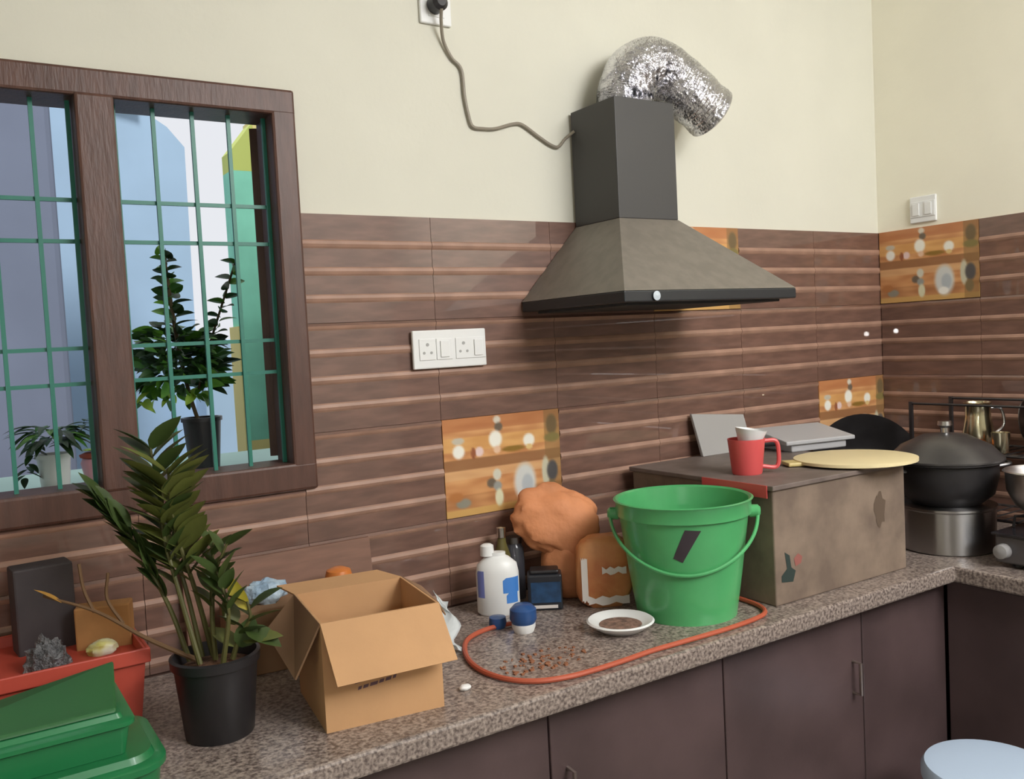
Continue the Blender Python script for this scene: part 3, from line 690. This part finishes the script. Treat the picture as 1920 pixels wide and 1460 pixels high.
# ------------------------------------------------------------------ left end: red tub and its contents, green trays
tx, ty = .11, -.15
tub = thing('red_tub', 'red-orange plastic tub at the left end holding kitchen odds and ends', 'tub', (tx, ty, CZ))
def rect_shell(x0, x1, y0, y1, z0, z1, t, flare=.0):
    m_ = MB()
    m_.hexa([(x0+flare,y0+flare,z0),(x1-flare,y0+flare,z0),(x1-flare,y0+flare+t,z0),(x0+flare,y0+flare+t,z0),(x0,y0,z1),(x1,y0,z1),(x1,y0+t,z1),(x0,y0+t,z1)])
    m_.hexa([(x0+flare,y1-flare-t,z0),(x1-flare,y1-flare-t,z0),(x1-flare,y1-flare,z0),(x0+flare,y1-flare,z0),(x0,y1-t,z1),(x1,y1-t,z1),(x1,y1,z1),(x0,y1,z1)])
    m_.hexa([(x0+flare,y0+flare+t,z0),(x0+flare+t,y0+flare+t,z0),(x0+flare+t,y1-flare-t,z0),(x0+flare,y1-flare-t,z0),(x0,y0+t,z1),(x0+t,y0+t,z1),(x0+t,y1-t,z1),(x0,y1-t,z1)])
    m_.hexa([(x1-flare-t,y0+flare+t,z0),(x1-flare,y0+flare+t,z0),(x1-flare,y1-flare-t,z0),(x1-flare-t,y1-flare-t,z0),(x1-t,y0+t,z1),(x1,y0+t,z1),(x1,y1-t,z1),(x1-t,y1-t,z1)])
    m_.box(x0+flare+t, x1-flare-t, y0+flare+t, y1-flare-t, z0, z0+t)
    return m_
rect_shell(-.28, .165, -.15, .105, 0, .15, .004, .015).build('body', TERRA, tub)
rect_shell(-.286, .171, -.156, .111, .126, .152, .006, 0).build('rim', TERRA, tub, bevel=.002)
tag(MB().box(-.05,.05,-.03,.03,0,.285).build('dark_grey_carton', mat('charcoal_card', (62,56,58), .7, vary=.15, scale=12), None, bevel=.004, loc=(.135,-.10,CZ+.0045), rot=(0,0,.1)), 'upright dark grey carton standing at the back of the red tub', 'carton')
tag(MB().box(-.05,.045,-.022,.022,0,.205).build('tan_carton', mat('ochre_card', (170,122,72), .75, vary=.15, scale=14), None, bevel=.003, loc=(.232,-.165,CZ+.0045), rot=(0,0,-.3)), 'ochre-tan carton standing in the red tub behind the dry stalk', 'carton')
tag(MB().add(*blob(.034,.03,.05,.35,9,4,n=36,m=24)).build('steel_scourer', mat('dull_grey_wool', (112,112,114), .5, .4, vary=.4, scale=60, bump=1.0), None, True, loc=(.125,-.235,CZ+.09)), 'dull grey steel wool scourer heaped in the red tub', 'scourer')
tag(MB().box(-.06,.06,-.03,.03,0,.082).build('brown_packet', CARDIN, None, bevel=.006, loc=(.145,-.238,CZ+.0045)), 'brown packet under the grey scourer in the red tub', 'packet')
tag(MB().add(*blob(.026,.018,.016,.2,6,9)).build('white_wrapper', mat('white_yellow_wrap', (214,212,196), .4, rgb2=(198,190,90), scale=30), None, True, loc=(.215,-.215,CZ+.128)), 'small white and yellow wrapper in the red tub', 'wrapper')
tag(MB().box(-.035,.045,-.02,.02,0,.122).build('sponge_block', mat('brown_sponge', (120,84,60), .9, bump=.4), None, bevel=.005, loc=(.215,-.215,CZ+.0045)), 'brown block under the white wrapper in the red tub', 'sponge')
def rounded_tray(name, label, loc, hx, hy_, h, r, rz=0):
    t = thing(name, label, 'tray', loc, rz, None)
    def outline(ax, ay, rr, z, n=8):
        out = []
        for (cx, cy, a0) in ((ax-rr, ay-rr, 0), (-ax+rr, ay-rr, pi/2), (-ax+rr, -ay+rr, pi), (ax-rr, -ay+rr, 3*pi/2)):
            for k in range(n+1): out.append((cx+rr*cos(a0+pi/2*k/n), cy+rr*sin(a0+pi/2*k/n), z))
        return out
    def skin(rings, nm, m_):
        mb = MB(); n = len(rings[0]); vs = [v for q in rings for v in q]
        fs = [(q*n+i, q*n+(i+1)%n, (q+1)*n+(i+1)%n, (q+1)*n+i) for q in range(len(rings)-1) for i in range(n)]
        fs += [tuple(range(n))[::-1], tuple(range((len(rings)-1)*n, len(rings)*n))]
        mb.add(vs, fs); mb.build(nm, m_, t, True)
    skin([outline(hx-.012, hy_-.012, r-.01, 0), outline(hx-.004, hy_-.004, r-.003, h*.7)], 'body', DGREEN)
    skin([outline(hx, hy_, r, h*.7+.0003), outline(hx+.003, hy_+.003, r+.002, h*.74), outline(hx+.003, hy_+.003, r+.002, h*.84), outline(hx-.004, hy_-.004, r-.003, h*.88), outline(hx-.012, hy_-.012, r-.01, h*.89), outline(hx-.016, hy_-.016, r-.012, h)], 'lid', DGREEN)
    return t
rounded_tray('green_lidded_tray', 'lower and wider of the two stacked green plastic trays', (.04,-.495,CZ), .205, .115, .085, .05)
rounded_tray('green_lidded_tray', 'upper and smaller of the two stacked green plastic trays', (.02,-.485,CZ+.0855), .185, .098, .06, .018)
gs = MB(); gs.hexa([(-.15,-.10,0),(.165,-.10,0),(.175,.02,0),(-.15,.02,0),(-.15,-.095,.006),(.165,-.095,.006),(.188,.06,.028),(-.05,.03,.006)])
tag(gs.build('green_cover', mat('dull_green_sheet', (44,96,52), .5, vary=.1, scale=9), None, bevel=.006, loc=(.02,-.465,CZ+.146)), 'dull green plastic cover sloping over the stacked trays', 'cover')

# ------------------------------------------------------------------ corner cookware
VS = mat('brushed_vessel_steel', (170,168,168), .3, 1.0)
_n = VS.node_tree; _t = _n.nodes.new('ShaderNodeTangent'); _t.direction_type = 'RADIAL'; _t.axis = 'Z'
_b = _n.nodes['Principled BSDF']; _b.inputs['Anisotropic'].default_value = .85; _b.inputs['Anisotropic Rotation'].default_value = .25
_n.links.new(_t.outputs[0], _b.inputs['Tangent'])
cp = thing('steel_vessel', 'shiny round steel vessel at the corner under the black pot', 'vessel', (2.415, -.487, CZ))
MB().lathe([(0,0),(.122,0),(.127,.004),(.127,.118),(.131,.122),(.131,.128),(.122,.13),(0,.13)], 64).build('body', VS, cp, True)
bp = thing('black_cooking_pot', 'big soot-black cooking pot with domed lid stacked on the steel vessel', 'pot', (2.415, -.487, CZ+.1305))
MB().lathe([(0,0),(.09,0),(.125,.03),(.137,.08),(.137,.115),(.15,.12),(.15,.124),(0,.124)], 56).build('body', BLACKM, bp, True)
MB().lathe([(.1505,.1242),(.153,.126),(.153,.131),(.12,.165),(.06,.195),(0,.202)], 56).build('lid', mat('dark_steel_lid', (92,90,90), .35, .7, vary=.2, scale=10), bp, True)
MB().lathe([(0,.2015),(.012,.2015),(.012,.215),(.02,.222),(.018,.234),(0,.236)], 20).build('lid_knob', STEEL, bp, True)
for s in (-1, 1):
    a = radians(150)+ (0 if s > 0 else pi)
    c_, s2 = cos(a), sin(a)
    MB().tube(spline([(.13*c_-.03*s2, .13*s2+.03*c_, .10), (.175*c_-.025*s2, .175*s2+.025*c_, .105), (.175*c_+.025*s2, .175*s2-.025*c_, .105), (.13*c_+.03*s2, .13*s2-.03*c_, .10)]), .006).build('handle', STEELB, bp, True)
kd = thing('black_wok', 'black iron wok leaning on end in the tiled corner', 'wok', (2.52, -.155, CZ))
wk = MB().lathe([(0,-.085),(.06,-.08),(.12,-.055),(.165,-.012),(.18,0),(.18,.004),(.162,-.008),(.118,-.050),(.06,-.075),(0,-.08)], 48)
wk.build('bowl', BLACKM, kd, True, loc=(0,0,.184), rot=(radians(74),0,radians(-35)))
for s_ in (-1, 1):
    MB().tube(spline([(.178*s_,-.03,.002),(.205*s_,-.025,.005),(.205*s_,.025,.005),(.178*s_,.03,.002)]), .005).build('handle', BLACKM, kd, True, loc=(0,0,.184), rot=(radians(74),0,radians(-35)))
sv = thing('gas_stove', 'grey steel gas stove on the right-hand counter beside the steel vessel', 'stove', (2.545, -.965, CZ))
MB().box(-.24,.24,-.28,.28,.012,.085).build('body', mat('grey_steel_panel', (104,102,104), .35, .6), sv, bevel=.006)
MB().box(-.25,.25,-.285,.285,.0855,.092).build('top', mat('black_glass_top', (38,36,40), .12), sv, bevel=.002)
for (x, y) in ((-.2,-.24),(.2,-.24),(-.2,.24),(.2,.24)): MB().lathe([(0,0),(.015,0),(.012,.012),(0,.012)], 12, (x,y,0)).build('foot', BLACKP, sv)
for y in (.255-.0, -.12): MB().lathe([(0,0),(.02,0),(.018,.022),(.006,.026),(0,.026)], 24, squash=1).build('knob', mat('grey_knob', (150,148,148), .4), sv, True, loc=(-.2405, y, .045), rot=(0,-pi/2,0))
for bx_, y in ((-.105, .215), (0, -.12)):
    MB().lathe([(0,.0925),(.045,.0925),(.045,.105),(.02,.112),(0,.112)], 24, (bx_,y,0)).build('burner', BLACKM, sv, True)
    g = MB()
    for k in range(4):
        a = k*pi/2+pi/4; g.tube([(bx_+.08*cos(a),y+.08*sin(a),.094),(bx_+.076*cos(a),y+.076*sin(a),.122),(bx_+.03*cos(a),y+.03*sin(a),.122)], .004, 6)
    g.build('pan_support', BLACKM, sv, True)
bw = thing('steel_bowl', 'rounded pale steel bowl sitting on the gas stove', 'bowl', (2.44, -.75, CZ+.1265))
MB().lathe([(0,.0),(.04,0),(.072,.022),(.093,.065),(.096,.112),(.102,.116),(.098,.119),(.092,.112),(.088,.068),(.068,.028),(0,.006)], 56).build('bowl', mat('satin_steel', (190,186,184), .32, 1.0), bw, True)
# dish rack in the corner with vessels on it
rk = thing('dish_rack', 'dark steel two-tier dish rack against the right-hand wall', 'dish rack', (2.69, -.475, CZ))
RM = mat('dark_steel_wire', (84,82,84), .35, .8)
for (x, y) in ((-.11,-.2),(.11,-.2),(-.11,.2),(.11,.2)): MB().box(x-.005,x+.005,y-.005,y+.005,0,.40).build('post', RM, rk)
for z in (.06,.25):
    for x in (-.11,.11): MB().tube([(x,-.2,z),(x,.2,z)], .004, 6).build('rail', RM, rk, True)
    for k in range(11): MB().tube([(-.11,-.2+.04*k,z),(.11,-.2+.04*k,z)], .0025, 5).build('wire', RM, rk, True)
for x in (-.11,.11): MB().tube([(x,-.2,.395),(x,.2,.395)], .004, 6).build('rail', RM, rk, True)
zs = CZ+.2545
ju = thing('steel_jug', 'tall bright steel jug on the upper tier of the dish rack', 'jug', (2.66, -.445, zs))
MB().lathe([(0,0),(.034,0),(.04,.01),(.044,.05),(.036,.10),(.036,.135),(.041,.142),(.038,.144),(.033,.135),(.033,.10),(0,.02)], 36).build('body', mat('yellowish_steel', (214,206,176), .2, 1.0), ju, True)
MB().tube(spline([(.03,-.02,.125),(.055,-.04,.12),(.06,-.045,.07),(.035,-.025,.04)]), .0045).build('handle', STEEL, ju, True)
tu = tag(MB().lathe([(0,0),(.02,0),(.026,.06),(.024,.06),(.018,.004),(0,.004)], 24).build('steel_tumbler', MATS['yellowish_steel'], None, True, loc=(2.62,-.535,zs)), 'small bright steel tumbler on the rack right of the jug', 'tumbler')
tag(MB().lathe([(0,0),(.02,0),(.024,.045),(.022,.045),(.018,.004),(0,.004)], 24).build('steel_tumbler', mat('pinkish_steel', (210,190,176), .25, 1.0), None, True, loc=(2.61,-.385,zs)), 'short pinkish steel tumbler on the rack just left of the jug', 'tumbler')
tag(MB().lathe([(0,0),(.018,0),(.032,.022),(.030,.022),(.016,.004),(0,.004)], 24).build('copper_bowl', mat('copper_orange', (190,112,62), .3, .8), None, True, loc=(2.615,-.475,zs)), 'little copper-orange bowl in front of the jug on the rack', 'bowl')
for k, (y, r, lab) in enumerate(((-.60,.085,'dark steel plate standing upright at the near end of the rack'),(-.565,.075,'smaller dark steel plate standing behind the near plate on the rack'))):
    tag(MB().lathe([(0,0),(r*.7,0),(r,.01),(r,.013),(r*.68,.004),(0,.004)], 40).build('steel_plate', mat('dim_steel', (120,120,122), .3, 1.0), None, True, loc=(2.72,y,zs+r+.003), rot=(radians(80),0,0)), lab, 'plate', 'upright plates on the dish rack')

# ------------------------------------------------------------------ stool in front
so = thing('round_stool', 'pale blue-white round plastic stool in front of the cabinets', 'stool', (1.945, -.865, 0))
PB = mat('pale_blue_plastic', (186,204,226), .45)
MB().lathe([(0,.51),(.11,.512),(.138,.508),(.146,.495),(.146,.475),(.142,.475),(.14,.49),(.13,.502),(0,.504)], 56).build('seat', PB, so, True)
for k in range(4):
    a = pi/4+k*pi/2; a1, a2 = a-.28, a+.28
    def q(r, an, z): return (r*cos(an), r*sin(an), z)
    MB().hexa([q(.165,a1,0),q(.165,a2,0),q(.158,a2,0),q(.158,a1,0),q(.139,a1,.496),q(.139,a2,.496),q(.132,a2,.496),q(.132,a1,.496)]).build('leg', PB, so)
MB().lathe([(.153,.2),(.158,.2),(.156,.225),(.151,.225)], 40).build('ring_brace', PB, so, True)
